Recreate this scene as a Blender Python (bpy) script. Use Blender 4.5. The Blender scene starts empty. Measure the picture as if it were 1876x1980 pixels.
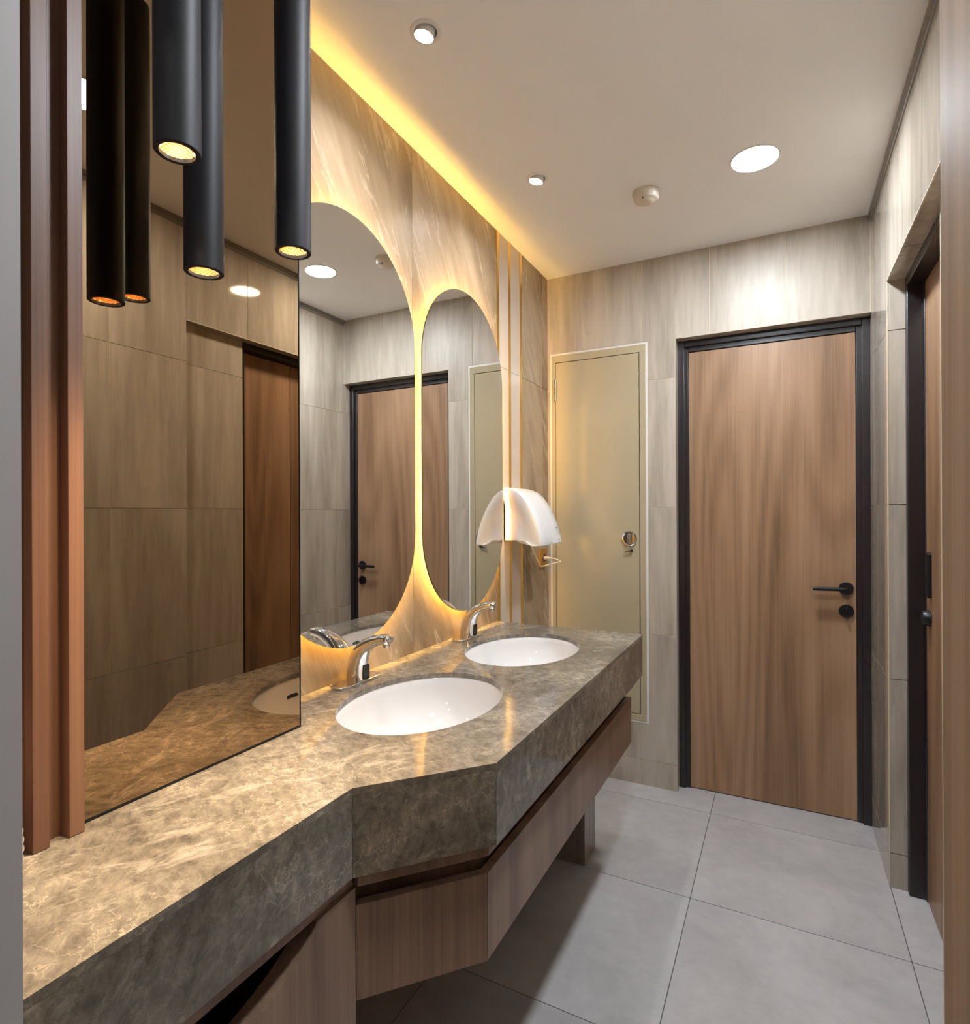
import bpy, bmesh, math, random
from mathutils import Vector, Matrix
random.seed(7)
SC = bpy.context.scene
COL = SC.collection

# ------------------------------------------------------------------ camera
def make_camera():
    yaw, pitch, roll, h = math.radians(27.389), math.radians(.0337), math.radians(-.2429), 1.3103
    F = Vector((-math.sin(yaw)*math.cos(pitch), math.cos(yaw)*math.cos(pitch), math.sin(pitch)))
    R = Vector((math.cos(yaw), math.sin(yaw), 0)); U = R.cross(F)
    R2 = R*math.cos(roll)+U*math.sin(roll); U2 = U*math.cos(roll)-R*math.sin(roll)
    cam = bpy.data.cameras.new('camera'); o = bpy.data.objects.new('camera', cam); COL.objects.link(o)
    o.matrix_world = Matrix(((R2.x, U2.x, -F.x, 0), (R2.y, U2.y, -F.y, 0), (R2.z, U2.z, -F.z, h), (0, 0, 0, 1)))
    cam.sensor_fit = 'HORIZONTAL'; cam.sensor_width = 36; cam.lens = 1112.75/1876*36; cam.clip_start = .01
    SC.camera = o
make_camera()

# ------------------------------------------------------------------ light levels and exposure
DOWNLIGHT, SPOT, LED, PENDANT, HALL_FILL = 375., 1200., 330., 34., 75.
w = bpy.data.worlds.new('world'); SC.world = w; w.use_nodes = True
w.node_tree.nodes['Background'].inputs[0].default_value = (.5, .5, .55, 1)
w.node_tree.nodes['Background'].inputs[1].default_value = .02
SC.view_settings.view_transform = 'Standard'; SC.view_settings.look = 'None'
SC.view_settings.exposure = 0.05; SC.view_settings.gamma = 1.0; SC.view_settings.use_curve_mapping = False
cy = SC.cycles
cy.use_denoising = True; cy.max_bounces = 8; cy.diffuse_bounces = 4; cy.glossy_bounces = 5
cy.transmission_bounces = 4; cy.blur_glossy = .05; cy.sample_clamp_indirect = 12; cy.caustics_reflective = True; cy.use_light_tree = False

# ------------------------------------------------------------------ dimensions (metres)
XL, XR, YB, ZC = -1.0814, .323, 2.80, 2.515
ZT, ZU, YE, XF, XN = .8484, .6973, 2.1909, -.4712, -.6437          # counter top, underside, end, far front, near front
YC1, YC2 = .7545, .9497
XM = -.928                                                          # bronze mirror face
XO = -1.062                                                         # oval mirror face

# ------------------------------------------------------------------ helpers
ORG = {}
def link(o, parent=None, origin=(0, 0, 0)):
    COL.objects.link(o); origin = Vector(origin); ORG[o.name] = origin
    if parent is not None:
        o.parent = parent; o.location = origin-ORG[parent.name]
    else: o.location = origin
    return o
def tag(o, label=None, cat=None, group=None, kind=None):
    for k, v in (('label', label), ('category', cat), ('group', group), ('kind', kind)):
        if v: o[k] = v
    return o
def empty(name, loc, label=None, cat=None, group=None, kind=None):
    o = bpy.data.objects.new(name, None); o.empty_display_size = .05
    return tag(link(o, None, loc), label, cat, group, kind)
def copy_tree(o, loc, parent=None):
    c = o.copy(); COL.objects.link(c); c.parent = parent
    c.location = loc; ORG[c.name] = Vector(loc)
    for ch in o.children:
        k = ch.copy(); COL.objects.link(k); k.parent = c
        for g in ch.children:
            g2 = g.copy(); COL.objects.link(g2); g2.parent = k
    return c

class MB:
    def __init__(s): s.v = []; s.f = []
    def add(s, vs, fs):
        n = len(s.v); s.v += [tuple(p) for p in vs]; s.f += [tuple(i+n for i in q) for q in fs]; return s
    def box(s, x0, x1, y0, y1, z0, z1):
        x0, x1 = sorted((x0, x1)); y0, y1 = sorted((y0, y1)); z0, z1 = sorted((z0, z1))
        return s.add([(x0, y0, z0), (x1, y0, z0), (x1, y1, z0), (x0, y1, z0), (x0, y0, z1), (x1, y0, z1), (x1, y1, z1), (x0, y1, z1)],
                     [(0, 3, 2, 1), (4, 5, 6, 7), (0, 1, 5, 4), (1, 2, 6, 5), (2, 3, 7, 6), (3, 0, 4, 7)])
    def prism(s, poly, a0, a1, axis='z'):
        """poly: list of 2D points; axis z -> (x,y), x -> (y,z), y -> (x,z)"""
        m = {'z': lambda p, a: (p[0], p[1], a), 'x': lambda p, a: (a, p[0], p[1]), 'y': lambda p, a: (p[0], a, p[1])}[axis]
        n = len(poly)
        vs = [m(p, a0) for p in poly]+[m(p, a1) for p in poly]
        fs = [tuple(range(n))[::-1], tuple(range(n, 2*n))]+[(i, (i+1) % n, n+(i+1) % n, n+i) for i in range(n)]
        return s.add(vs, fs)
    def lathe(s, prof, c, seg=32, M=None, sx=1, sy=1):
        """prof: (r, z) from one pole to the other, turned about z through c; M an optional matrix"""
        vs, fs = [], []
        for r, z in prof:
            for k in range(seg):
                a = 2*math.pi*k/seg; p = Vector((r*math.cos(a)*sx, r*math.sin(a)*sy, z))
                if M: p = M @ p
                vs.append(p+Vector(c))
        m = len(prof)
        for i in range(m-1):
            for k in range(seg):
                k2 = (k+1) % seg; fs.append((i*seg+k, i*seg+k2, (i+1)*seg+k2, (i+1)*seg+k))
        if prof[0][0] < .0011: fs.append(tuple(range(seg))[::-1])
        if prof[-1][0] < .0011: fs.append(tuple((m-1)*seg+k for k in range(seg)))
        if prof[0][0] >= .0011 and prof[-1][0] >= .0011:
            for k in range(seg):
                k2 = (k+1) % seg; fs.append(((m-1)*seg+k, (m-1)*seg+k2, k2, k))
        return s.add(vs, fs)
    def loft(s, secs, caps=True):
        n = len(secs[0]); vs = [p for q in secs for p in q]; fs = []
        for i in range(len(secs)-1):
            for k in range(n):
                k2 = (k+1) % n; fs.append((i*n+k, i*n+k2, (i+1)*n+k2, (i+1)*n+k))
        if caps: fs.append(tuple(range(n))[::-1]); fs.append(tuple((len(secs)-1)*n+k for k in range(n)))
        return s.add(vs, fs)
    def tube(s, path, r, seg=10):
        P = [Vector(p) for p in path]; secs = []
        for i, p in enumerate(P):
            t = (P[min(i+1, len(P)-1)]-P[max(i-1, 0)]).normalized()
            up = Vector((0, 0, 1)) if abs(t.z) < .9 else Vector((1, 0, 0))
            a = t.cross(up).normalized(); b = t.cross(a)
            secs.append([p+a*r*math.cos(2*math.pi*k/seg)+b*r*math.sin(2*math.pi*k/seg) for k in range(seg)])
        return s.loft(secs)
    def build(s, name, mat, parent=None, origin=None, smooth=0, bevel=0, seg=2):
        if origin is None:
            lo = [min(p[i] for p in s.v) for i in range(3)]; hi = [max(p[i] for p in s.v) for i in range(3)]
            origin = ((lo[0]+hi[0])/2, (lo[1]+hi[1])/2, lo[2])
        me = bpy.data.meshes.new(name)
        me.from_pydata([(p[0]-origin[0], p[1]-origin[1], p[2]-origin[2]) for p in s.v], [], s.f)
        bm = bmesh.new(); bm.from_mesh(me); bmesh.ops.recalc_face_normals(bm, faces=bm.faces); bm.to_mesh(me); bm.free()
        if mat: me.materials.append(mat)
        if smooth:
            me.polygons.foreach_set('use_smooth', [True]*len(me.polygons)); me.set_sharp_from_angle(angle=math.radians(smooth))
        o = link(bpy.data.objects.new(name, me), parent, origin)
        if bevel:
            b = o.modifiers.new('edge', 'BEVEL'); b.width = bevel; b.segments = seg; b.limit_method = 'ANGLE'; b.angle_limit = math.radians(40)
            me.polygons.foreach_set('use_smooth', [True]*len(me.polygons)); me.set_sharp_from_angle(angle=math.radians(35))
            b.harden_normals = False
        return o

def subtract(r, holes):
    """rectangle r=(a0,a1,b0,b1) minus holes -> rectangles"""
    out = [r]
    for h in holes:
        nxt = []
        for a0, a1, b0, b1 in out:
            c0, c1, d0, d1 = max(a0, h[0]), min(a1, h[1]), max(b0, h[2]), min(b1, h[3])
            if c0 >= c1-1e-6 or d0 >= d1-1e-6: nxt.append((a0, a1, b0, b1)); continue
            if b0 < d0: nxt.append((a0, a1, b0, d0))
            if d1 < b1: nxt.append((a0, a1, d1, b1))
            if a0 < c0: nxt.append((a0, c0, d0, d1))
            if c1 < a1: nxt.append((c1, a1, d0, d1))
        out = nxt
    return out
def flat_box(mb, axis, r, p0, p1):
    a0, a1, b0, b1 = r
    if axis == 'x': mb.box(p0, p1, a0, a1, b0, b1)
    elif axis == 'y': mb.box(a0, a1, p0, p1, b0, b1)
    else: mb.box(a0, a1, b0, b1, p0, p1)
def wall_slab(name, axis, rect, holes, p0, p1, mat, label=None, cat='wall', parent=None):
    mb = MB()
    for r in subtract(rect, holes): flat_box(mb, axis, r, p0, p1)
    o = mb.build(name, mat, parent)
    if parent is None: tag(o, label, cat, None, 'structure')
    return o
def tile_field(parent, axis, rect, al, bl, holes, p0, p1, mat, gap=.003, name='tile'):
    """tiles cut along the lines al and bl; p0 face, p1 back"""
    A = [rect[0]]+[a for a in al if rect[0]+.004 < a < rect[1]-.004]+[rect[1]]
    B = [rect[2]]+[b for b in bl if rect[2]+.004 < b < rect[3]-.004]+[rect[3]]
    for i in range(len(A)-1):
        for j in range(len(B)-1):
            g = gap/2
            cell = (A[i]+(g if i else 0), A[i+1]-(g if i < len(A)-2 else 0), B[j]+(g if j else 0), B[j+1]-(g if j < len(B)-2 else 0))
            rs = subtract(cell, holes)
            rs = [r for r in rs if (r[1]-r[0]) > .003 and (r[3]-r[2]) > .003]
            if not rs: continue
            mb = MB()
            for r in rs: flat_box(mb, axis, r, p0, p1)
            mb.build(name, mat, parent)

# ------------------------------------------------------------------ materials
def lin(r, g, b):
    f = lambda c: (c/255/12.92) if c/255 <= .04045 else ((c/255+.055)/1.055)**2.4
    return (f(r), f(g), f(b), 1)
class NT:
    def __init__(s, name):
        s.m = bpy.data.materials.new(name); s.m.use_nodes = True; s.t = s.m.node_tree; s.n = s.t.nodes
        s.b = s.n['Principled BSDF']
    def new(s, t, **kw):
        n = s.n.new(t)
        for k, v in kw.items(): setattr(n, k, v)
        return n
    def put(s, sock, v):
        if isinstance(v, bpy.types.NodeSocket): s.t.links.new(v, sock)
        else: sock.default_value = v
    def coord(s, scale=(1, 1, 1), rot=(0, 0, 0), shift=9.):
        tc = s.new('ShaderNodeTexCoord'); oi = s.new('ShaderNodeObjectInfo'); mp = s.new('ShaderNodeMapping')
        ml = s.new('ShaderNodeMath', operation='MULTIPLY'); s.put(ml.inputs[0], oi.outputs['Random']); ml.inputs[1].default_value = shift
        ad = s.new('ShaderNodeVectorMath', operation='ADD'); s.put(ad.inputs[0], tc.outputs['Object']); s.put(ad.inputs[1], ml.outputs[0])
        v = ad.outputs[0]
        if any(rot):
            m0 = s.new('ShaderNodeMapping'); s.put(m0.inputs['Vector'], v); m0.inputs['Rotation'].default_value = rot; v = m0.outputs[0]
        s.put(mp.inputs['Vector'], v); mp.inputs['Scale'].default_value = scale
        return mp.outputs[0]
    def noise(s, vec, scale, detail=5, rough=.55, dist=0):
        n = s.new('ShaderNodeTexNoise'); s.put(n.inputs['Vector'], vec); n.inputs['Scale'].default_value = scale
        n.inputs['Detail'].default_value = detail; n.inputs['Roughness'].default_value = rough; n.inputs['Distortion'].default_value = dist
        return n.outputs['Fac']
    def ramp(s, fac, stops):
        r = s.new('ShaderNodeValToRGB'); s.put(r.inputs[0], fac); e = r.color_ramp.elements
        while len(e) < len(stops): e.new(.5)
        for k, (p, c) in zip(e, stops): k.position = p; k.color = c if len(c) == 4 else (*c, 1)
        return r.outputs['Color']
    def mix(s, f, a, b, mode='MIX'):
        n = s.new('ShaderNodeMix', data_type='RGBA', blend_type=mode)
        s.put(n.inputs[0], f); s.put(n.inputs[6], a); s.put(n.inputs[7], b); return n.outputs[2]
    def math(s, op, a, b=0.):
        n = s.new('ShaderNodeMath', operation=op); s.put(n.inputs[0], a); s.put(n.inputs[1], b); return n.outputs[0]
    def bump(s, h, strength, dist=.002):
        n = s.new('ShaderNodeBump'); n.inputs['Strength'].default_value = strength; n.inputs['Distance'].default_value = dist
        s.put(n.inputs['Height'], h); s.t.links.new(n.outputs[0], s.b.inputs['Normal'])
    def done(s, col=None, rough=.5, metal=0., spec=.5, coat=0.):
        if col is not None: s.put(s.b.inputs['Base Color'], col)
        s.put(s.b.inputs['Roughness'], rough); s.b.inputs['Metallic'].default_value = metal
        s.b.inputs['Specular IOR Level'].default_value = spec
        if coat: s.b.inputs['Coat Weight'].default_value = coat; s.b.inputs['Coat Roughness'].default_value = .05
        return s.m
V0, V1 = (0, 0, 0, 1), (1, 1, 1, 1)
def mul(c, k): return (c[0]*k, c[1]*k, c[2]*k, 1)
def plain(name, c, rough=.5, metal=0., spec=.5, var=.06, scale=30., bump=0., coat=0.):
    t = NT(name); n = t.noise(t.coord(), scale, 4)
    col = t.ramp(n, [(.3, mul(c, 1-var)), (.7, mul(c, 1+var))])
    rg = t.math('ADD', t.math('MULTIPLY', n, rough*.16), rough*.92)
    if bump: t.bump(n, bump, .001)
    return t.done(col, rg, metal, spec, coat=coat)
def emit(name, c, k, dim=.94, scale=60.):
    t = NT(name); n = t.noise(t.coord(), scale, 2)
    col = t.ramp(n, [(.3, mul(c, dim)), (.7, c)])
    t.put(t.b.inputs['Base Color'], (0, 0, 0, 1)); t.put(t.b.inputs['Emission Color'], col); t.b.inputs['Emission Strength'].default_value = k
    t.b.inputs['Roughness'].default_value = 1; t.b.inputs['Specular IOR Level'].default_value = 0
    return t.m
def tile_mat(name, lo, hi, fleck=.5, rough=.1):
    t = NT(name)
    a = t.noise(t.coord((9, 9, 1.1)), 1.0, 4, .6, .3); b = t.noise(t.coord((38, 38, 3.5)), 1.0, 3, .65)
    f = t.math('ADD', t.math('MULTIPLY', a, .68), t.math('MULTIPLY', b, .32))
    col = t.ramp(f, [(.36, lo), (.62, hi)])
    d = t.noise(t.coord((30, 30, 70)), 1.0, 3, .7, .8)
    col = t.mix(t.ramp(d, [(.70, V0), (.78, (fleck, fleck, fleck, 1))]), col, mul(lo, .62))
    return t.done(col, rough, 0, .5)
def wood_mat(name, dark, mid, light, grain=1., rough=.32, ring=.5, fine=1., spec=.4, axes=(1, 1)):
    t = NT(name); gx, gy = axes
    v = t.coord((7*grain*gx, 7*grain*gy, .55)); a = t.noise(v, 1.0, 4, .5, .35)
    q = t.noise(t.coord((3.2*grain*gx, 3.2*grain*gy, .32)), 1.0, 1.2, .4, .15)          # nested contours give cathedral grain
    wv = t.math('ADD', t.math('MULTIPLY', t.math('SINE', t.math('MULTIPLY', q, 95.)), .5), .5)
    b = t.noise(t.coord((90*fine*gx, 90*fine*gy, 1.6)), 1.0, 4, .7)
    f = t.math('ADD', t.math('MULTIPLY', a, .58), t.math('ADD', t.math('MULTIPLY', wv, .10*ring), t.math('MULTIPLY', b, .34-.05*ring)))
    col = t.ramp(f, [(.32, dark), (.48, mid), (.66, light)])
    return t.done(col, rough, 0, spec)

def stone_mat():
    t = NT('counter_stone')
    v = t.coord((1, 1, 1))
    n1 = t.noise(v, 4, 3, .6, .6); n2 = t.noise(t.coord((1, 1.5, 1), (.4, .2, .5)), 32, 7, .74, .3)
    f = t.math('ADD', t.math('MULTIPLY', n1, .4), t.math('MULTIPLY', n2, .6))
    base = t.ramp(f, [(.36, lin(74, 68, 61)), (.47, lin(104, 97, 87)), (.57, lin(126, 118, 106)), (.68, lin(168, 158, 144))])
    # pale broken crackle between darker patches
    vo = t.new('ShaderNodeTexVoronoi', feature='DISTANCE_TO_EDGE'); vo.inputs['Scale'].default_value = 24.
    mx = t.new('ShaderNodeMix', data_type='RGBA', blend_type='ADD'); mx.inputs[0].default_value = .11
    dn = t.new('ShaderNodeTexNoise'); t.put(dn.inputs['Vector'], v); dn.inputs['Scale'].default_value = 14; dn.inputs['Detail'].default_value = 4; dn.inputs['Roughness'].default_value = .7
    t.put(mx.inputs[6], v); t.put(mx.inputs[7], dn.outputs['Color']); t.put(vo.inputs['Vector'], mx.outputs[2])
    ve = t.ramp(vo.outputs['Distance'], [(0., V1), (.035, V0)])
    msk = t.ramp(n1, [(.42, V0), (.62, (.62, .62, .62, 1))])
    base = t.mix(t.mix(1., ve, msk, 'MULTIPLY'), base, lin(186, 174, 155))
    # soft pale wisps lying roughly one way
    ws = t.noise(t.coord((26, 9, 18), (0, 0, .5)), 1.0, 6, .72, .5)
    base = t.mix(t.ramp(ws, [(.54, V0), (.72, (.46, .46, .46, 1))]), base, lin(196, 186, 172))
    return t.done(base, .09, 0, .5)
def marble_wall_mat():
    t = NT('wall_marble')
    r = (math.radians(-30), 0, 0)
    a = t.noise(t.coord((3, 3.4, .75), r), 1.0, 6, .62, .7); b = t.noise(t.coord((14, 34, 7), r), 1.0, 4, .7, .5)
    f = t.math('ADD', t.math('MULTIPLY', a, .84), t.math('MULTIPLY', b, .16))
    col = t.ramp(f, [(.34, lin(108, 88, 68)), (.45, lin(144, 123, 98)), (.54, lin(166, 146, 119)), (.62, lin(178, 159, 134)), (.70, lin(196, 181, 158))])
    d = t.math('ABSOLUTE', t.math('SUBTRACT', t.noise(t.coord((2, 4, .7), r), 1.0, 5, .6, .8), .5))
    col = t.mix(t.ramp(d, [(0., (.5, .5, .5, 1)), (.012, V0)]), col, lin(214, 200, 182))
    return t.done(col, .38, 0, .38)
def floor_mat():
    t = NT('floor_cement')
    a = t.noise(t.coord((1, 1, 1)), 3.2, 7, .62, .4); b = t.noise(t.coord((1, 1, 1)), 22, 5, .6)
    f = t.math('ADD', t.math('MULTIPLY', a, .72), t.math('MULTIPLY', b, .28))
    col = t.ramp(f, [(.34, lin(162, 159, 159)), (.64, lin(186, 183, 183))])
    return t.done(col, .34, 0, .45)
def mirror_mat(name, c, rough=0.):
    t = NT(name); n = t.noise(t.coord(), 3, 2)
    return t.done(t.ramp(n, [(.3, mul(c, .985)), (.7, c)]), rough, 1., .5)

M = dict(
    tile=tile_mat('beige_tile', lin(158, 147, 132), lin(192, 182, 168), .5, .44),
    tile_gloss=tile_mat('glossy_beige_tile', lin(158, 147, 132), lin(192, 182, 168), .5, .06),
    reveal=tile_mat('reveal_tile', lin(158, 147, 132), lin(192, 182, 168), .3, .2),
    grout=plain('cream_grout', lin(214, 202, 178), .7),
    marble=marble_wall_mat(), stone=stone_mat(), floor=floor_mat(),
    fgrout=plain('floor_grout', lin(84, 80, 78), .8),
    ceil=plain('ceiling_paint', lin(243, 242, 241), .85, var=.015, scale=2),
    greywall=plain('grey_paint', lin(176, 174, 174), .55, var=.02, scale=6, bump=.02),
    door=wood_mat('door_oak', lin(122, 93, 68), lin(156, 122, 93), lin(178, 144, 114), .8, .36, .8, 1.1),
    leaf3=wood_mat('partition_veneer', lin(136, 112, 90), lin(156, 130, 106), lin(174, 148, 124), 2.4, .6, .1, 2.2, .2),
    cabinet=wood_mat('cabinet_veneer', lin(98, 76, 62), lin(126, 101, 84), lin(150, 124, 106), 1.8, .32, .4, 1.6),
    slat=wood_mat('slat_wood', lin(88, 58, 41), lin(114, 78, 57), lin(136, 99, 75), 2.5, .48, .3, 2., .7),
    frame=plain('dark_metal_frame', lin(34, 28, 29), .3, 0, .6, .05),
    black=plain('black_metal', lin(20, 19, 22), .36, 0, .5),
    pendant=plain('pendant_black', lin(24, 24, 30), .55, .0, .38, .08, 400, .05),
    grille=plain('bronze_grille', lin(120, 82, 44), .4, .8),
    liner=plain('brass_liner', lin(170, 120, 70), .4, .6),
    gold=plain('polished_brass', lin(238, 198, 112), .24, 1., .5, .04),
    brass=plain('brushed_brass', lin(190, 154, 92), .34, 1., .5, .08, 80),
    cream=plain('cream_tile', lin(206, 190, 172), .12, 0, .5, .04, 8),
    chrome=plain('chrome', (.82, .82, .84, 1), .05, 1., .5, .01),
    ceramic=plain('white_ceramic', lin(222, 219, 217), .06, 0, .5, .01, 5),
    dark=plain('dark_plastic', lin(24, 24, 26), .2),
    inside=plain('cabinet_inside', lin(58, 50, 44), .7),
    plastic=plain('white_plastic', lin(228, 226, 226), .2, 0, .5, .01, 5),
    detector=plain('ivory_plastic', lin(214, 204, 186), .3, 0, .5, .02, 10),
    trimw=plain('white_trim', lin(226, 224, 220), .35, 0, .5, .02),
    grey=plain('grey_print', lin(120, 122, 130), .5),
    cable=plain('cream_cable', lin(226, 216, 190), .4),
    service=plain('olive_enamel', lin(180, 168, 140), .15, 0, .5, .02, 6),
    steel=plain('brushed_steel', lin(190, 180, 166), .24, 1., .5, .06),
    greytrim=plain('grey_trim', lin(138, 132, 124), .5),
    edge=plain('mirror_edge', lin(40, 44, 46), .15, .6),
    mirror=mirror_mat('silver_mirror', (.86, .86, .84, 1)),
    bronze=mirror_mat('bronze_mirror_glass', (.40, .295, .19, 1)),
    down=emit('downlight_glow', (.86, .93, 1., 1), DOWNLIGHT),
    spot=emit('spot_glow', (1., .98, .955, 1), SPOT),
    led=emit('led_ribbon', (1., .56, .105, 1), LED, .9, 200),
    pglow=emit('pendant_glow', (1., .86, .58, 1), 110., .7, 90),
    hall=emit('hall_fill_glow', (1., .97, .93, 1), HALL_FILL),
    leg=tile_mat('support_stone', lin(110, 100, 88), lin(146, 134, 120), .4, .2),
)

# ------------------------------------------------------------------ the room
ZL = [.121, .726, 1.331, 1.936]
# floor
fl = tag(MB().box(-1.3, 1.0, -1.5, 3.0, -.08, -.0015).build('floor', M['fgrout']), 'light grey cement look floor tiles with thin dark joints', 'floor', None, 'structure')
tile_field(fl, 'z', (-1.3, 1.0, -1.5, 2.9), [-.898-.612*k for k in range(1)]+[-.285, .327, .939], [-1.025, -.41, .205, .82, 1.435, 2.05, 2.665], [], 0., -.02, M['floor'], .0026)
# ceiling
SPOTS = ((-.790, 1.214), (-.783, 1.934))
ce = wall_slab('ceiling', 'z', (-1.3, 1.0, -1.5, 3.0), [(x-.0275, x+.0275, y-.0275, y+.0275) for x, y in SPOTS], ZC, ZC+.08, M['ceil'], 'plain white painted ceiling with recessed lamps', 'ceiling')
# mirror wall
wl = wall_slab('wall_left', 'x', (-1.5, 2.95, 0, ZC), [], XL-.10, XL-.0055, M['grout'], 'warm streaked beige marble wall behind the two oval mirrors')
MA = [-1.5, .375, .975, 1.5735, 2.203]
tile_field(wl, 'x', (-1.5, 2.203, 0, ZC), [.375, .975, 1.5735], [1.2575], [], XL, XL-.008, M['marble'], .0016, 'marble_slab')
tile_field(wl, 'x', (2.466, YB+.0, 0, ZC), [2.73], [1.94], [], XL, XL-.008, M['marble'], .0016, 'marble_slab')
for a, b in ((2.225, 2.320), (2.342, 2.4435)):
    for z0, z1 in ((0, .726), (.726, 1.9395), (1.9395, ZC)):
        MB().box(XL+.0005, XL-.008, a+.0006, b-.0006, z0+.0007, z1-.0007).build('cream_tile_strip', M['cream'], wl)
for a, b in ((2.203, 2.225), (2.320, 2.342), (2.4435, 2.466)):
    MB().box(XL+.0018, XL-.008, a, b, 0, ZC).build('brass_strip', M['gold'], wl)
# back wall
D1 = (-.445, XR+.0, 0, 2.12)                    # oak door opening
SV = (-1.058, -.582, .306, 2.113)               # service panel opening
wb = wall_slab('wall_back', 'y', (XL, XR+.2, 0, ZC), [(-.445, XR+.3, 0, 2.12), SV], YB+.0015, YB+.10, M['grout'], 'beige streaked tile wall around the closed oak door')
XLn = [-.902, -.5985, -.294, .0125, .318]
tile_field(wb, 'y', (XL, XR, 0, ZC), XLn, ZL, [(-.4455, XR+.3, 0, 2.1205), (SV[0]-.011, SV[1]+.011, SV[2]-.011, SV[3]+.011)], YB, YB+.008, M['tile'])
MB().box(-.4455, -.4425, YB, 2.87, 0, 2.12).build('reveal', M['reveal'], wb)
MB().box(-.4455, XR, YB, 2.87, 2.1175, 2.1205).build('reveal', M['reveal'], wb)
# right wall with a recessed door; a shallow set back strip leads to its near jamb
Y1, Y2, Y3, XS = 1.54, 1.845, 2.424, .360
wr = wall_slab('wall_right', 'x', (-.2, 2.95, 0, ZC), [(Y1-.0005, Y3+.0075, 0, 2.1155)], XR+.0015, XR+.048, M['grout'], 'beige streaked tile wall with a recessed narrow door')
wall_slab('set_back_wall', 'x', (Y1-.0005, Y2-.0075, 0, 2.1155), [], XS+.0015, XS+.05, M['grout'], parent=wr)
tile_field(wr, 'x', (.10, 2.93, 0, ZC), [.32, .625, .93, 1.235, Y1, Y2, 2.1285, Y3, 2.745], ZL, [(Y1, Y3+.002, 0, 2.110)], XR, XR+.008, M['tile_gloss'])
tile_field(wr, 'x', (Y1+.0005, Y2-.0005, 0, 2.1075), [], ZL, [], XS, XS+.008, M['tile_gloss'])
tile_field(wr, 'y', (XR+.002, XR+.053, 0, 2.108), [], ZL, [], Y3, Y3+.008, M['reveal'])
tile_field(wr, 'y', (XS+.002, XR+.053, 0, 2.108), [], ZL, [], Y2, Y2-.0075, M['reveal'])
tile_field(wr, 'z', (XR+.002, XR+.053, Y2, Y3), [], [2.1285], [], 2.108, 2.1155, M['reveal'])
tile_field(wr, 'z', (XR+.002, XS+.006, Y1, Y2), [], [], [], 2.108, 2.1155, M['reveal'])
MB().box(XR-.0006, XR+.003, Y3-.001, Y3+.0015, 0, 2.109).build('corner_bead', M['grout'], wr)
MB().box(XS-.0006, XS+.003, Y2-.0025, Y2, 0, 2.108).build('corner_bead', M['grout'], wr)
MB().box(XR-.0006, XR+.003, Y1, Y3, 2.1075, 2.110).build('corner_bead', M['grout'], wr)
wall_slab('backing', 'x', (1.6, 2.7, 0, 2.4), [], XR+.48, XR+.5, M['inside'], parent=wr)
# shadow gap trim between ceiling and right wall
tag(MB().prism([(XR, ZC-.030), (XR-.004, ZC-.030), (XR-.004, ZC-.017), (XR-.012, ZC-.014), (XR-.012, ZC), (XR, ZC)], .27, YB, 'y').build('trim_1', M['greytrim']),
    'narrow grey trim where the ceiling meets the tiled wall beside the door', 'trim', None, 'structure')
# entrance wall, seen at its end on the far left
wf = wall_slab('wall_front', 'y', (XL, XR, 0, ZC), [(-.600, .1275, -1, 2.12)], .12, .264, M['greywall'], 'plain grey painted wall end at the entrance')
# hall behind the entrance
wall_slab('wall_hall_back', 'y', (-1.3, 1.0, 0, ZC), [], -1.5, -1.45, M['greywall'], 'grey painted wall of the entrance hall')
wall_slab('wall_hall_right', 'x', (-1.5, .12, 0, ZC), [], .95, 1.0, M['greywall'], 'grey painted side wall of the entrance hall')
wall_slab('wall_hall_return', 'y', (XR+.05, 1.0, 0, ZC), [], .12, .17, M['greywall'], 'grey painted return wall of the entrance hall')

# ------------------------------------------------------------------ doors
def lever(parent, c, Mx, reach, sgn):
    """black rose with a straight lever; c rose centre on the leaf, the lever points along sgn*x"""
    mb = MB().lathe([(.0005, 0), (.0255, 0), (.0265, .002), (.0265, .007), (.025, .009), (.0005, .009)], c, 32, Mx)
    h = mb.build('handle', M['black'], parent, smooth=40)
    return h
def door_back():
    r = empty('door_1', (-.061, 2.87, 0), 'closed oak veneer door in a dark frame on the back wall', 'door', None, 'structure')
    x0, x1, zt = -.4425, XR, 2.1175
    for a, b, c, d in ((x0, x0+.030, x0+.026, x0+.047), (x1-.030, x1, x1-.049, x1-.026)):
        MB().box(a, b, 2.855, 2.93, 0, zt).box(c, d, 2.868, 2.93, 0, zt-.03).build('jamb', M['frame'], r, bevel=.002)
    MB().box(x0+.03, x1-.03, 2.855, 2.93, zt-.030, zt).box(x0+.047, x1-.049, 2.868, 2.93, zt-.052, zt-.026).build('head', M['frame'], r, bevel=.002)
    lf = MB().box(x0+.048, x1-.050, 2.874, 2.915, .004, zt-.054).build('leaf', M['door'], r, bevel=.001)
    My = Matrix.Rotation(math.radians(90), 4, 'X')
    c = (.236, 2.874, .981)
    MB().lathe([(.0005, 0), (.0255, 0), (.027, .002), (.027, .0075), (.0255, .009), (.0005, .009)], c, 36, My).build('rose', M['black'], lf, smooth=40)
    MB().tube([(.236, 2.866, .981), (.236, 2.840, .981), (.2355, 2.832, .981), (.232, 2.826, .981), (.224, 2.824, .981), (.112, 2.824, .979)], .0085, 14).build('lever', M['black'], lf, smooth=50)
    MB().lathe([(.0005, 0), (.0255, 0), (.027, .002), (.027, .010), (.0255, .012), (.0005, .012)], (.236, 2.874, .886), 36, My).build('thumb_turn', M['black'], lf, smooth=40)
    MB().box(.232, .240, 2.842, 2.864, .868, .904).build('turn_grip', M['black'], lf, bevel=.002)
door_back()
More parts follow.
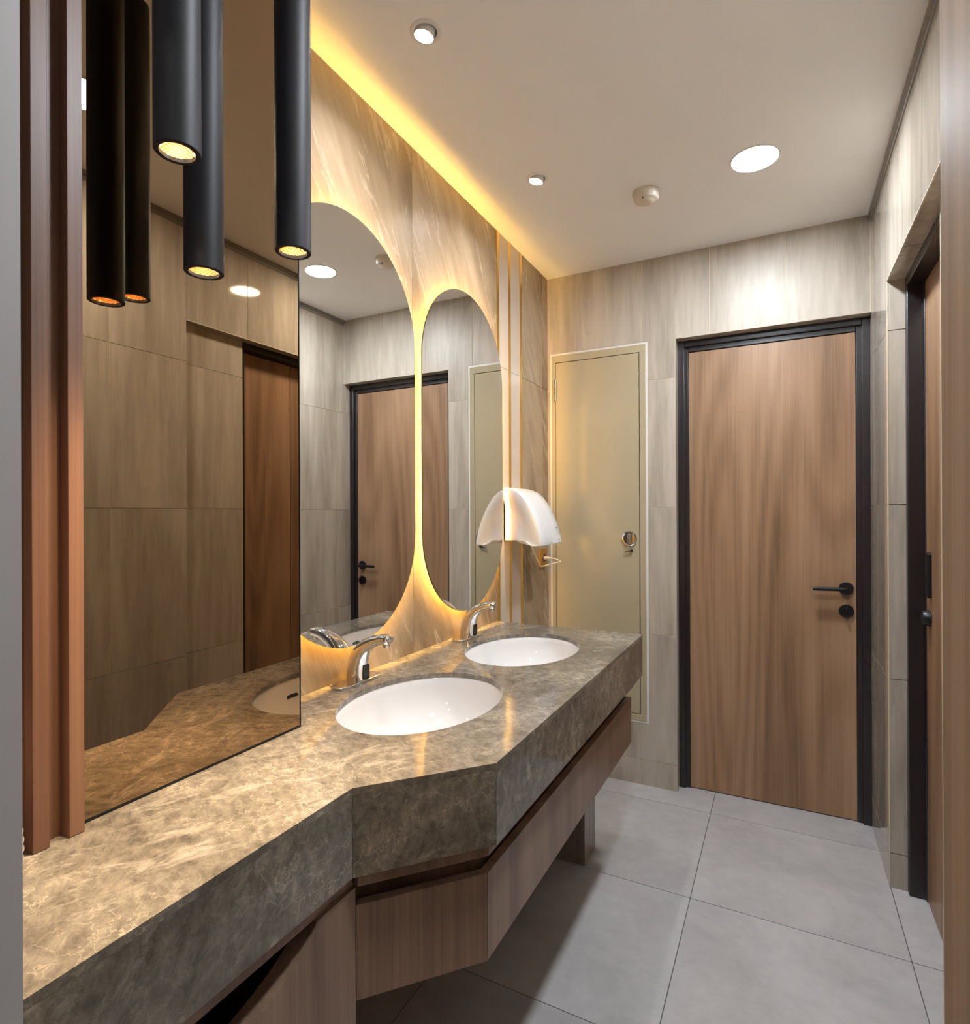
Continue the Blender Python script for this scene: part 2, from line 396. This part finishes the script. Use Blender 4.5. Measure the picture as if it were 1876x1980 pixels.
def door_right():
    r = empty('door_2', (.43, 2.126, 0), 'closed oak veneer door deep in a dark frame on the tiled side wall', 'door', None, 'structure')
    y0, y1, zt = 1.846, 2.4235, 2.108
    x = .376
    for a, b, s in ((y0, y0+.026, 1), (y1-.026, y1, -1)):
        mb = MB().box(x, x+.075, a, b, 0, zt)
        c = b if s > 0 else a
        mb.box(x+.045, x+.075, c, c+s*.012, 0, zt-.026)
        mb.build('jamb', M['frame'], r, bevel=.003)
    MB().box(x, x+.075, y0+.026, y1-.026, zt-.030, zt).build('head', M['frame'], r, bevel=.003)
    xl = .425
    lf = MB().box(xl, xl+.04, 2.200, y1-.030, .004, zt-.032).build('leaf', M['door'], r, bevel=.001)
    MB().box(xl, xl+.04, y0+.03, 2.1965, .004, zt-.032).build('leaf', M['door'], r, bevel=.001)
    pts = [(2.322+.012*math.cos(a), (1.163 if math.sin(a) >= 0 else 1.037)+.012*math.sin(a)) for a in [2*math.pi*k/28 for k in range(28)]]
    MB().prism(pts, xl-.010, xl, 'x').build('pull_handle', M['black'], lf, bevel=.003)
    MB().lathe([(.0005, 0), (.024, 0), (.026, .002), (.026, .014), (.022, .022), (.0005, .022)], (xl, 2.335, .958), 32, Matrix.Rotation(math.radians(-90), 4, 'Y')).build('thumb_turn', M['black'], lf, smooth=40)
door_right()
def wood_partition():
    r = empty('wood_partition', (.147, .457, 0), 'pale fine grained wood partition at the picture edge', 'partition')
    MB().box(.1275, .1675, .2645, .6525, .012, ZC-.0005).build('panel', M['leaf3'], r, bevel=.001)
    MB().box(.1345, .1605, .2645, .6455, .0, .012).build('plinth', M['greytrim'], r)
wood_partition()
def service_panel():
    x0, x1, z0, z1 = SV; y = YB
    r = empty('service_panel', ((x0+x1)/2, y, z0), 'olive metal service hatch with a round steel lock beside the hand dryer', 'panel')
    for a in ((x0-.009, x1+.009, z1, z1+.009), (x0-.009, x1+.009, z0-.009, z0), (x0-.009, x0, z0, z1), (x1, x1+.009, z0, z1)):
        MB().box(a[0], a[1], y-.001, y+.006, a[2], a[3]).build('sealant_bead', M['trimw'], r)
    for a in ((x0, x1, z1-.036, z1), (x0, x1, z0, z0+.03), (x0, x0+.019, z0+.03, z1-.036), (x1-.029, x1, z0+.03, z1-.036)):
        MB().box(a[0], a[1], y-.003, y+.03, a[2], a[3]).build('frame', M['service'], r, bevel=.001)
    MB().box(x0+.018, x1-.028, y+.022, y+.03, z0+.03, z1-.036).build('frame_back', M['dark'], r)
    lx0, lx1 = x0+.0215, x1-.0325
    lf = MB().box(lx0, lx1, y-.003, y+.020, z0+.033, z1-.039).build('leaf', M['service'], r, bevel=.0012)
    for z in (1.878, .52):
        MB().lathe([(.0005, 0), (.007, 0), (.007, .112), (.0005, .112)], (x0+.020, y-.006, z), 14).build('hinge', M['steel'], r, smooth=40)
    My = Matrix.Rotation(math.radians(90), 4, 'X')
    MB().lathe([(.0005, 0), (.036, 0), (.0375, .003), (.036, .008), (.030, .009), (.028, .007), (.0005, .007)], (-.660, y-.003, 1.180), 40, My).build('lock_plate', M['chrome'], lf, smooth=30)
    MB().box(-.667, -.655, y-.026, y-.010, 1.155, 1.205).build('lock_turn', M['chrome'], lf, bevel=.005, seg=3)
    MB().lathe([(.0005, 0), (.006, 0), (.006, .012), (.0005, .012)], (-.650, y-.003, 1.1225), 14, My).build('key_post', M['dark'], lf, smooth=40)
    MB().prism([(-.650, 1.1265), (-.6435, 1.1265), (-.6435, 1.119), (-.655, 1.1185), (-.6795, 1.1175), (-.6795, 1.1195)], y-.016, y-.011, 'y').build('key', M['dark'], lf)
service_panel()

# ------------------------------------------------------------------ vanity counter
def ell(cx, cy, a, b, n=64): return [(cx+a*math.cos(2*math.pi*k/n), cy+b*math.sin(2*math.pi*k/n)) for k in range(n)]
SINKS = [(-.793, 1.197), (-.787, 1.797)]; SA, SB = .183, .245
YN = .265
def counter():
    r = empty('vanity_counter', (-.75, 1.2, ZU), 'long polished brown stone counter with an angled step and deep apron', 'counter')
    outer = [(XL, YN), (XN, YN), (XN, YC1), (XF, YC2), (XF, YE), (XL, YE)]
    bm = bmesh.new(); T = .012; org = Vector((-.75, 1.2, ZT-T))
    def loop(pts):
        vs = [bm.verts.new((p[0], p[1], 0)) for p in pts]
        return [bm.edges.new((vs[i], vs[(i+1) % len(vs)])) for i in range(len(vs))]
    es = loop(outer)
    for c in SINKS: es += loop(ell(*c, SA, SB, 72))
    bmesh.ops.triangle_fill(bm, use_beauty=True, use_dissolve=False, edges=es)
    g = bmesh.ops.extrude_face_region(bm, geom=bm.faces[:])
    bmesh.ops.translate(bm, verts=[v for v in g['geom'] if isinstance(v, bmesh.types.BMVert)], vec=(0, 0, T))
    bmesh.ops.recalc_face_normals(bm, faces=bm.faces)
    for v in bm.verts: v.co += Vector((.75, -1.2, 0))
    me = bpy.data.meshes.new('slab'); bm.to_mesh(me); bm.free(); me.materials.append(M['stone'])
    me.polygons.foreach_set('use_smooth', [True]*len(me.polygons)); me.set_sharp_from_angle(angle=math.radians(30))
    link(bpy.data.objects.new('slab', me), r, org)
    t = .02; zt = ZT-T-.0003
    # apron boards, mitred in plan
    dx, dy = XF-XN, YC2-YC1; L = math.hypot(dx, dy); ux, uy = dx/L, dy/L; nx, ny = -uy, ux    # inward normal of the angled face
    k1 = t*math.tan(math.atan2(dx, dy)/2)
    p1o, p2o = (XN, YC1), (XF, YC2); p1i, p2i = (XN-t, YC1+k1), (XF-t, YC2+k1)
    g = .0004
    MB().prism([(XN, YN), (XN, YC1-g), (p1i[0], p1i[1]-g), (XN-t, YN)], ZU, zt).build('apron_board', M['stone'], r)
    MB().prism([(p1o[0]+g*ux, p1o[1]+g*uy), (p2o[0]-g*ux, p2o[1]-g*uy), (p2i[0]-g*ux, p2i[1]-g*uy), (p1i[0]+g*ux, p1i[1]+g*uy)], ZU, zt).build('apron_board', M['stone'], r)
    MB().prism([(XF, YC2+g), (XF, YE), (XF-t, YE-t), (p2i[0], p2i[1]+g)], ZU, zt).build('apron_board', M['stone'], r)
    MB().prism([(XF-g, YE), (XL, YE), (XL, YE-t), (XF-t-g, YE-t)], ZU, zt).build('apron_board', M['stone'], r)
    return r
counter()

def basin(c, label):
    r = empty('sink_basin', (c[0], c[1], ZT-.165), label, 'sink', 'white oval sink basins in the counter')
    zr = ZT-.0125
    secs = []; n = 72
    prof = [(1.10, 0.), (1.015, 0.), (1.0, -.004), (.985, -.02), (.955, -.045), (.90, -.075), (.80, -.103), (.66, -.123), (.45, -.136), (.22, -.141), (.105, -.143)]
    for s, z in prof: secs.append([(x, y, zr+z) for x, y in ell(c[0], c[1], SA*s, SB*s, n)])
    for s, z in ((.105, -.155), (.24, -.152), (.47, -.147), (.69, -.134), (.84, -.113), (.94, -.083), (1.0, -.05), (1.03, -.012), (1.10, -.010)):
        secs.append([(x, y, zr+z) for x, y in ell(c[0], c[1], SA*s, SB*s, n)])
    mb = MB(); mb.loft(secs, caps=False)
    k = len(secs)
    mb.f += [((k-1)*n+i, (k-1)*n+(i+1) % n, (i+1) % n, i) for i in range(n)]
    mb.build('bowl', M['ceramic'], r, smooth=50)
    MB().lathe([(.0005, -.004), (.023, -.004), (.025, 0), (.023, .003), (.015, .003), (.013, .0), (.0005, .0)], (c[0], c[1], zr-.143), 28).build('drain', M['chrome'], r, smooth=40)
    # overflow slot on the user side of the bowl
    pts = [((.014 if math.cos(a) >= 0 else -.014)+.0075*math.cos(a), .0075*math.sin(a)) for a in [2*math.pi*q/24 for q in range(24)]]
    mx = Matrix.Rotation(math.radians(-22), 4, 'Y'); mb = MB()
    cc = Vector((c[0]+SA*.951, c[1], zr-.047))
    s0 = [tuple(cc+mx @ Vector((0.010, p[0], p[1]))) for p in pts]; s1 = [tuple(cc+mx @ Vector((-.0008, p[0], p[1]))) for p in pts]
    mb.loft([s0, s1]).build('overflow_slot', M['dark'], r)
basin(SINKS[0], 'white oval sink basin nearer the angled counter corner')
basin(SINKS[1], 'white oval sink basin beside the hand dryer end')

def faucet(yc, label):
    r = empty('sensor_faucet', (-1.040, yc, ZT), label, 'faucet', 'chrome sensor faucets')
    z0 = ZT
    hl, hw, ch = .086, .0290, .024
    poly = [(-hw, -hl+ch), (-hw+.012, -hl), (hw-.012, -hl), (hw, -hl+ch), (hw, hl-ch), (hw-.012, hl), (-hw+.012, hl), (-hw, hl-ch)]
    MB().prism([(-1.040+p[0], yc+p[1]) for p in poly], z0, z0+.0065).build('base_plate', M['chrome'], r, bevel=.0018)
    spine = [((-1.037, .0065), .0290, .0250, 90), ((-1.0365, .030), .0285, .0248, 89), ((-1.034, .052), .0275, .0242, 84), ((-1.027, .074), .0255, .0235, 70),
             ((-1.014, .092), .0225, .0225, 53), ((-.998, .1055), .0190, .0212, 37), ((-.977, .116), .0160, .0200, 23), ((-.955, .1225), .0142, .0190, 12),
             ((-.938, .1245), .0132, .0182, 3), ((-.929, .1245), .0122, .0175, -3), ((-.925, .124), .0095, .0145, -5)]
    secs = []
    for (x, z), th, wd, ang in spine:
        a = math.radians(ang); nrm = Vector((-math.sin(a), 0, math.cos(a))); q = []
        for k in range(28):
            t = 2*math.pi*k/28; ct, st = math.cos(t), math.sin(t); e = .72
            u = math.copysign(abs(ct)**e, ct)*th; v = math.copysign(abs(st)**e, st)*wd
            q.append(tuple(Vector((x, yc+v, z0+z))+nrm*u))
        secs.append(q)
    b = MB().loft(secs).build('body', M['chrome'], r, smooth=45)
    MB().lathe([(.0005, 0), (.0085, 0), (.0095, .002), (.0095, .016), (.0005, .016)], (-.938, yc, z0+.1035), 20).build('aerator', M['steel'], r, smooth=40)
    fx = -1.0070
    def rr(w, h, rad, zc):
        out = []
        for (sx, sz, a0) in ((1, 1, 0), (-1, 1, 90), (-1, -1, 180), (1, -1, 270)):
            for k in range(5):
                a = math.radians(a0+k*22.5); out.append((yc+sx*(w-rad)+rad*math.cos(a), zc+sz*(h-rad)+rad*math.sin(a)))
        return out
    MB().prism(rr(.0125, .020, .003, z0+.0305), fx-.006, fx+.0018, 'x').build('sensor_window', M['dark'], r, bevel=.0006)
    MB().box(fx-.004, fx+.0006, yc-.010, yc+.010, z0+.0555, z0+.0568).build('maker_mark', M['grey'], r)
faucet(1.238, 'chrome sensor faucet at the nearer sink, beside the bronze mirror edge')
faucet(1.862, 'chrome sensor faucet at the far sink next to the brass strips')

# ------------------------------------------------------------------ cabinets under the counter
def cabinet():
    r = empty('vanity_cabinet', (-.7, 1.5, .47), 'floating brown wood vanity cabinet with a finger groove under the stone apron', 'cabinet')
    d = .0235; t = .018
    dx, dy = XF-XN, YC2-YC1; L = math.hypot(dx, dy); ux, uy = dx/L, dy/L; nx, ny = -uy, ux
    kk = math.tan(math.atan2(dx, dy)/2)
    def off(e): return (XN-e, YC1+kk*e), (XF-e, YC2+kk*e)
    def boards(e, tt, z0, z1, y_end, n1, n2, m, lo=.0):
        (a, b), (c, dd) = off(e); (a2, b2), (c2, d2) = off(e+tt); g = .0004
        a, b, a2, b2 = [(q+(.7765-b)/uy*u if b < .7765 else q) for q, u in ((a, ux), (b, uy), (a2, ux), (b2, uy))]
        MB().prism([(a, b), (c-g*ux, dd-g*uy), (c2-g*ux, d2-g*uy), (a2, b2)], z0, z1).build(n1, m, r, bevel=.0008)
        MB().prism([(c, dd+g), (c, y_end), (c2, y_end), (c2, d2+g)], z0, z1).build(n2, m, r, bevel=.0008)
    boards(d, t, .470, .634, 2.11, 'angled_panel', 'front_panel', M['cabinet'])
    boards(.020, .03, .668, ZU-.0005, 2.13, 'angled_rail', 'front_rail', M['cabinet'])
    boards(.058, .012, .600, .668, 2.11, 'groove_back', 'groove_back', M['cabinet'])
    (a, b), (c, dd) = off(d+t)
    MB().prism([(c, dd), (c, 2.09), (XL+.002, 2.09), (XL+.002, .7765), (a+.02, .7765)], .474, .490).build('bottom_board', M['cabinet'], r)
    MB().box(XL+.002, XF-d-t-.0003, 2.092, 2.11, .470, .634).build('end_panel', M['cabinet'], r)
    MB().box(XL+.002, -.60, 2.092, 2.11, .634, ZU-.0005).build('end_panel', M['cabinet'], r)
cabinet()
def waste_cabinet():
    r = empty('waste_cabinet', (-.8, .52, 0), 'wood cabinet under the near counter with a curved waste opening', 'cabinet')
    x = -.6555; ya, yb = .266, .7745
    pts = [(ya, .002), (yb, .002), (yb, .6665), (.6948, .6665)]
    for k in range(1, 26):
        y = .6948-(.6948-ya)*k/25; pts.append((y, .70-.11*math.sqrt(max(0, 1-((y-.45)/.245)**2))))
    # dense near the steep end
    steep = [(.45+.245*math.cos(a), .70-.11*math.sin(a)) for a in [math.radians(q) for q in range(18, 140, 4)]]
    pts = [(ya, .002), (yb, .002), (yb, .6665), (.685, .6665)]+[p for p in steep if p[0] > ya]
    MB().prism(pts, x, x-.034, 'x').build('front_panel', M['cabinet'], r)
    MB().box(x-.006, x-.026, ya, yb, .667, ZU-.0005).build('top_rail', M['cabinet'], r)
    MB().box(XL+.002, x-.0345, yb-.018, yb, .002, .666).build('side_panel', M['cabinet'], r)
    MB().box(XL+.002, x-.0345, ya, yb-.019, .06, .075).build('bottom_board', M['inside'], r)
waste_cabinet()
tag(MB().box(XL+.001, -.656, 2.058, 2.1895, .0, .4695).build('support_pier', M['leg'], bevel=.002), 'short grey brown stone pier carrying the far end of the vanity', 'pier')

# ------------------------------------------------------------------ mirrors
def stadium(yc, rad, z0, z1, n=40, inset=0.):
    R = rad-inset; p = []
    for k in range(n+1):
        a = math.pi*k/n; p.append((yc+R*math.cos(a), z1-rad+R*math.sin(a)))
    for k in range(n+1):
        a = math.pi+math.pi*k/n; p.append((yc+R*math.cos(a), z0+rad+R*math.sin(a)))
    return p
def oval_mirror(yc, label):
    z0, z1, rad = .9405, 2.141, .307
    r = empty('oval_mirror', (XL, yc, z0), label, 'mirror', 'backlit oval mirrors over the sinks')
    MB().prism(stadium(yc, rad, z0, z1), XO-.005, XO-.0003, 'x').build('glass_edge', M['edge'], r)
    a = stadium(yc, rad, z0, z1); MB().add([(XO, p[0], p[1]) for p in a], [tuple(range(len(a)))]).build('mirror_glass', M['mirror'], r, origin=(XO, yc, z0))
    b = stadium(yc, rad, z0, z1, inset=.042)
    MB().prism(b, XL+.0005, XO-.0055, 'x').build('back_box', M['trimw'], r)
    # amber light ribbon around the back box
    i0 = stadium(yc, rad, z0, z1, inset=.0415); n = len(i0)
    mb = MB(); xa, xb = XL+.0035, XL+.0105
    mb.add([(xa, p[0], p[1]) for p in i0]+[(xb, p[0], p[1]) for p in i0], [(k, (k+1) % n, n+(k+1) % n, n+k) for k in range(n)])
    mb.build('light_ribbon', M['led'], r)
oval_mirror(1.251, 'backlit oval mirror partly hidden by the bronze mirror edge')
oval_mirror(1.908, 'backlit oval mirror next to the hand dryer, shown whole')
def bronze_mirror():
    r = empty('bronze_mirror', (XM, .703, ZT), 'tall bronze tinted mirror standing on the counter behind the pendants', 'mirror')
    MB().box(XL+.001, XM-.0065, .486, .9185, ZT+.0005, ZC-.0005).build('cabinet_body', M['inside'], r)
    MB().box(XM-.006, XM-.0004, .486, .920, ZT+.0005, ZC-.0005).build('glass_edge', M['edge'], r)
    MB().add([(XM, .486, ZT+.001), (XM, .920, ZT+.001), (XM, .920, ZC-.001), (XM, .486, ZC-.001)], [(0, 1, 2, 3)]).build('mirror_glass', M['bronze'], r, origin=(XM, .703, ZT))
    MB().box(XM, XM+.0012, .486, .9185, ZT+.0003, ZT+.0042).build('shadow_strip', M['edge'], r)  # dark strip standing in for the shadow line under the glass
    MB().box(XM, XM+.0010, .9185, .9205, ZT+.0003, ZC-.001).build('edge_strip', M['edge'], r)
bronze_mirror()
def slat_panel():
    r = empty('slat_panel', (-1.0, .375, ZT), 'reddish brown vertical slat panel beside the bronze mirror', 'panel')
    MB().box(XL+.001, -.925, .266, .4855, ZT+.0005, ZC-.0005).build('backing_board', M['slat'], r)
    for y in (.4095, .4545):
        MB().box(-.9248, -.904, y, y+.0205, ZT+.0005, ZC-.0005).build('slat', M['slat'], r, bevel=.0008)
slat_panel()

# ------------------------------------------------------------------ pendants
def pendant(x, y, z, label):
    R = .0286; L = .585
    r = empty('pendant_lamp', (x, y, z), label, 'lamp', 'black tube pendant lamps')
    MB().lathe([(R-.0072, .005), (R-.0066, 0), (R-.0008, 0), (R, .0008), (R, L-.001), (R-.001, L), (.0005, L)], (x, y, z), 48).build('tube', M['pendant'], r, smooth=30)
    mb = MB(); n = 40; ri = R-.0072
    prof = [(ri, .005), (ri, .022)]
    vs, fs = [], []
    for rr, zz in prof:
        for k in range(n): vs.append((x+rr*math.cos(2*math.pi*k/n), y+rr*math.sin(2*math.pi*k/n), z+zz))
    fs = [(k, (k+1) % n, n+(k+1) % n, n+k) for k in range(n)]
    mb.add(vs, fs).build('liner', M['liner'], r, smooth=30)
    # glowing lens behind a honeycomb grille
    MB().lathe([(.0005, .0175), (ri-.0004, .0175), (ri-.0004, .0195), (.0005, .0195)], (x, y, z), n).build('lens', M['pglow'], r)
    g = MB(); s = .0031; zz0, zz1 = z+.0045, z+.0085
    q = math.sqrt(3)*s
    for i in range(-11, 12):
        for j in range(-11, 12):
            cx, cy_ = (i+.5*(j % 2))*q, j*1.5*s
            if math.hypot(cx, cy_) > ri-s*.6: continue
            for k in range(3):
                a0, a1 = math.radians(30+60*k), math.radians(90+60*k)
                p0 = (x+cx+s*math.cos(a0), y+cy_+s*math.sin(a0)); p1 = (x+cx+s*math.cos(a1), y+cy_+s*math.sin(a1))
                g.add([(*p0, zz0), (*p1, zz0), (*p1, zz1), (*p0, zz1)], [(0, 1, 2, 3)])
    g.build('honeycomb_grille', M['grille'], r)
    MB().tube([(x, y, z+L-.002), (x, y, ZC)], .0022, 8).build('cord', M['black'], r)
    MB().lathe([(.0005, -.018), (.030, -.018), (.031, -.016), (.031, 0), (.0005, 0)], (x, y, ZC), 28).build('ceiling_rose', M['pendant'], r, smooth=40)
    l = bpy.data.lights.new('pendant_beam', 'SPOT'); l.energy = PENDANT; l.color = (1., .71, .41); l.spot_size = math.radians(78); l.spot_blend = 1.; l.shadow_soft_size = .016
    o = bpy.data.objects.new('pendant_beam', l); link(o, r, (x, y, z+.0035))
pendant(-.709, .489, 1.787, 'black tube pendant lamp hanging highest and closest of the three')
pendant(-.798, .594, 1.684, 'black tube pendant lamp in the middle, hanging lowest beside the slats')
pendant(-.713, .695, 1.738, 'black tube pendant lamp hanging nearest the oval mirror')

# ------------------------------------------------------------------ ceiling lamps
def downlight(x, y, label, m='down', group='large round ceiling downlights'):
    r = empty('ceiling_downlight', (x, y, ZC), label, 'light', group)
    MB().lathe([(.0725, -.0005), (.0735, -.003), (.079, -.002), (.080, 0), (.0725, 0)], (x, y, ZC), 48).build('trim_ring', M['trimw'], r, smooth=40)
    n = 48; MB().add([(x+.0725*math.cos(2*math.pi*k/n), y+.0725*math.sin(2*math.pi*k/n), ZC-.0015) for k in range(n)], [tuple(range(n))[::-1]]).build('diffuser', M[m], r, origin=(x, y, ZC-.0015))
downlight(-.081, 2.172, 'large bright round downlight in front of the oak door')
downlight(-.080, .939, 'large bright round downlight near the entrance, seen only in the bronze mirror')
downlight(-.1, -.55, 'round fill lamp added in the unseen entrance hall', 'hall', 'added hall fill lamps')  # unseen lamp, added to light the grey wall end from behind the camera
def spot(x, y, label):
    r = empty('ceiling_spotlight', (x, y, ZC), label, 'light', 'small adjustable ceiling spotlights')
    MB().lathe([(.0275, -.001), (.030, -.0035), (.038, -.0028), (.0405, 0), (.0275, 0)], (x, y, ZC), 40).build('trim_ring', M['trimw'], r, smooth=40)
    Mx = Matrix.Rotation(math.radians(12), 4, 'Y')
    MB().lathe([(.0005, -.0015), (.0235, -.0015), (.0235, -.030), (.0242, -.031), (.0258, -.0305), (.0258, .0), (.0005, .0)], (x, y, ZC+.020), 36, Mx).build('gimbal', M['trimw'], r, smooth=30)
    n = 36; c = Vector((x, y, ZC+.020))
    MB().add([tuple(c+Mx @ Vector((.0232*math.cos(2*math.pi*k/n), .0232*math.sin(2*math.pi*k/n), -.0035))) for k in range(n)], [tuple(range(n))[::-1]]).build('lens', M['spot'], r)
spot(-.790, 1.214, 'small adjustable spotlight above the nearer sink')
spot(-.783, 1.934, 'small adjustable spotlight above the far sink')
def smoke_detector(x, y):
    r = empty('smoke_detector', (x, y, ZC), 'round ivory smoke detector on the ceiling between two lamps', 'detector')
    MB().lathe([(.050, 0), (.0505, -.008), (.049, -.010), (.0005, -.010)], (x, y, ZC), 40).build('base', M['detector'], r, smooth=40)
    MB().lathe([(.048, -.010), (.047, -.022), (.042, -.031), (.030, -.0345), (.028, -.036), (.014, -.0385), (.0005, -.039)], (x, y, ZC), 40).build('cover', M['detector'], r, smooth=40)
    MB().lathe([(.0005, -.003), (.0022, -.003), (.0022, .002), (.0005, .002)], (x-.004, y-.036, ZC-.034), 10).build('indicator', M['dark'], r)
smoke_detector(-.455, 2.210)

# ------------------------------------------------------------------ hand dryer, socket and cable
def dryer():
    y0, y1 = 2.262, 2.512
    r = empty('hand_dryer', (XL, (y0+y1)/2, 1.17), 'white quarter round hand dryer on the wall beside the oval mirror', 'hand dryer')
    W = XL+.001
    arc = [(.0, .250), (.012, .2495), (.035, .244), (.064, .231), (.090, .2085), (.112, .179), (.131, .147), (.148, .110), (.161, .075), (.170, .042), (.177, .004)]
    bot = [(.176, .000), (.160, -.003), (.140, -.0025), (.126, .004), (.117, .013), (.108, .0185), (.090, .020), (.0, .020)]
    P = arc+bot; A = (.0, .020)
    def ring(y, s, dy=0, ins=0):
        out = []
        for px, pz in P: out.append((W+A[0]+(px-A[0])*s, y+dy, 1.168+A[1]+(pz-A[1])*s))
        return out
    secs = []
    for s, dy in ((.50, .016), (.56, .0155), (.64, .013), (.72, .008), (.80, .003), (.86, .0006), (.94, .0)): secs.append(ring(y0, s, dy))
    secs.append(ring(y0, .985, .0015)); secs.append(ring(y0, 1., .007))
    for q in (.25, .5, .75): secs.append(ring(y0+(y1-y0)*q, 1.))
    secs.append(ring(y1, 1., -.007)); secs.append(ring(y1, .985, -.0015)); secs.append(ring(y1, .94)); secs.append(ring(y1, .5))
    MB().loft(secs).build('shell', M['plastic'], r, smooth=38)
    # small water tray and maker's mark on the sloping front
    def front(z):
        for (a, b) in zip(arc[:-1], arc[1:]):
            if b[1] <= z <= a[1]: t = (z-a[1])/(b[1]-a[1]); return a[0]+(b[0]-a[0])*t
        return arc[-1][0]
    def patch(ya, yb, za, zb, th, name, m):
        mb = MB(); x0, x1 = W+front(za), W+front(zb)
        mb.add([(x0, ya, 1.168+za), (x0, yb, 1.168+za), (x1, yb, 1.168+zb), (x1, ya, 1.168+zb), (x0+th, ya, 1.168+za), (x0+th, yb, 1.168+za), (x1+th, yb, 1.168+zb), (x1+th, ya, 1.168+zb)],
               [(3, 2, 1, 0), (4, 5, 6, 7), (0, 1, 5, 4), (1, 2, 6, 5), (2, 3, 7, 6), (3, 0, 4, 7)])
        mb.build(name, m, r)
    patch(2.400, 2.503, .006, .038, .0012, 'water_tray', M['plastic'])
    patch(2.462, 2.494, .0685, .0735, .0004, 'maker_mark', M['grey'])
    patch(2.468, 2.488, .016, .020, .0016, 'tray_mark', M['grey'])
dryer()
def socket():
    y0, y1, z0, z1 = 2.664, 2.752, 1.034, 1.124
    r = empty('wall_socket', (XL, (y0+y1)/2, z0), 'square brass wall socket below the hand dryer', 'socket')
    MB().box(XL+.0003, XL+.0125, y0, y1, z0, z1).build('plate', M['brass'], r, bevel=.0015)
    My = Matrix.Rotation(math.radians(90), 4, 'Y'); c = (XL+.0126, (y0+y1)/2, (z0+z1)/2)
    MB().lathe([(.0005, 0), (.020, 0), (.0205, .0015), (.0235, .0015), (.0235, 0)], c, 32, My).build('rim', M['brass'], r, smooth=40)
    MB().lathe([(.0005, .0003), (.0195, .0003), (.0195, .0006), (.0005, .0006)], c, 32, My).build('well', M['dark'], r)
    k = empty('dryer_cable', (XL+.02, 2.6, 1.05), 'cream power cable looping from the hand dryer to the brass socket', 'cable')
    yc, zc = (y0+y1)/2, (z0+z1)/2
    MB().lathe([(.0005, 0), (.0085, 0), (.0085, .018), (.0068, .022), (.0068, .036), (.0045, .044), (.0005, .044)], (XL+.0135, yc, zc), 18, My).build('plug', M['cable'], k, smooth=40)
    pts = [(XL+.055, yc, zc), (XL+.075, yc-.003, zc-.002), (XL+.098, yc-.006, zc-.010), (XL+.104, yc-.008, zc-.0135), (XL+.098, yc-.012, zc-.016), (XL+.072, yc-.022, zc-.022), (XL+.045, yc-.036, zc-.030),
           (XL+.026, yc-.055, zc-.036), (XL+.020, yc-.075, zc-.030), (XL+.020, yc-.100, zc-.008), (XL+.022, yc-.145, zc+.030), (XL+.032, yc-.200, zc+.062), (XL+.045, yc-.235, zc+.085), (XL+.050, yc-.245, 1.1835)]
    # smooth the loop
    def cr(P, n=6):
        out = []
        for i in range(len(P)-1):
            p0, p1, p2, p3 = [Vector(P[max(0, min(len(P)-1, i+d))]) for d in (-1, 0, 1, 2)]
            for q in range(n):
                t = q/n; out.append(.5*((2*p1)+(p2-p0)*t+(2*p0-5*p1+4*p2-p3)*t*t+(3*p1-p0-3*p2+p3)*t**3))
        return out+[Vector(P[-1])]
    MB().tube(cr(pts), .0027, 8).build('cord', M['cable'], k, smooth=60)
socket()

# ------------------------------------------------------------------ white jar half hidden at the far left
def jar():
    x, y = -.868, .327
    r = empty('white_jar', (x, y, ZT), 'white ribbed ceramic jar peeking out behind the grey wall end', 'jar')
    prof = [(.0005, 0), (.040, 0), (.046, .004)]
    for k in range(1, 15): prof.append((.0475+.0035*math.sin(k/15*math.pi)+(.0012 if k % 2 else -.0006), .004+.0056*k))
    MB().lathe(prof+[(.046, .086), (.0005, .086)], (x, y, ZT+.0005), 48).build('ribbed_body', M['ceramic'], r, smooth=60)
    MB().lathe([(.0005, .0865), (.0455, .0865), (.046, .092), (.043, .108), (.037, .122), (.026, .136), (.012, .142), (.0005, .143)], (x, y, ZT+.0005), 48).build('lid', M['ceramic'], r, smooth=60)
jar()
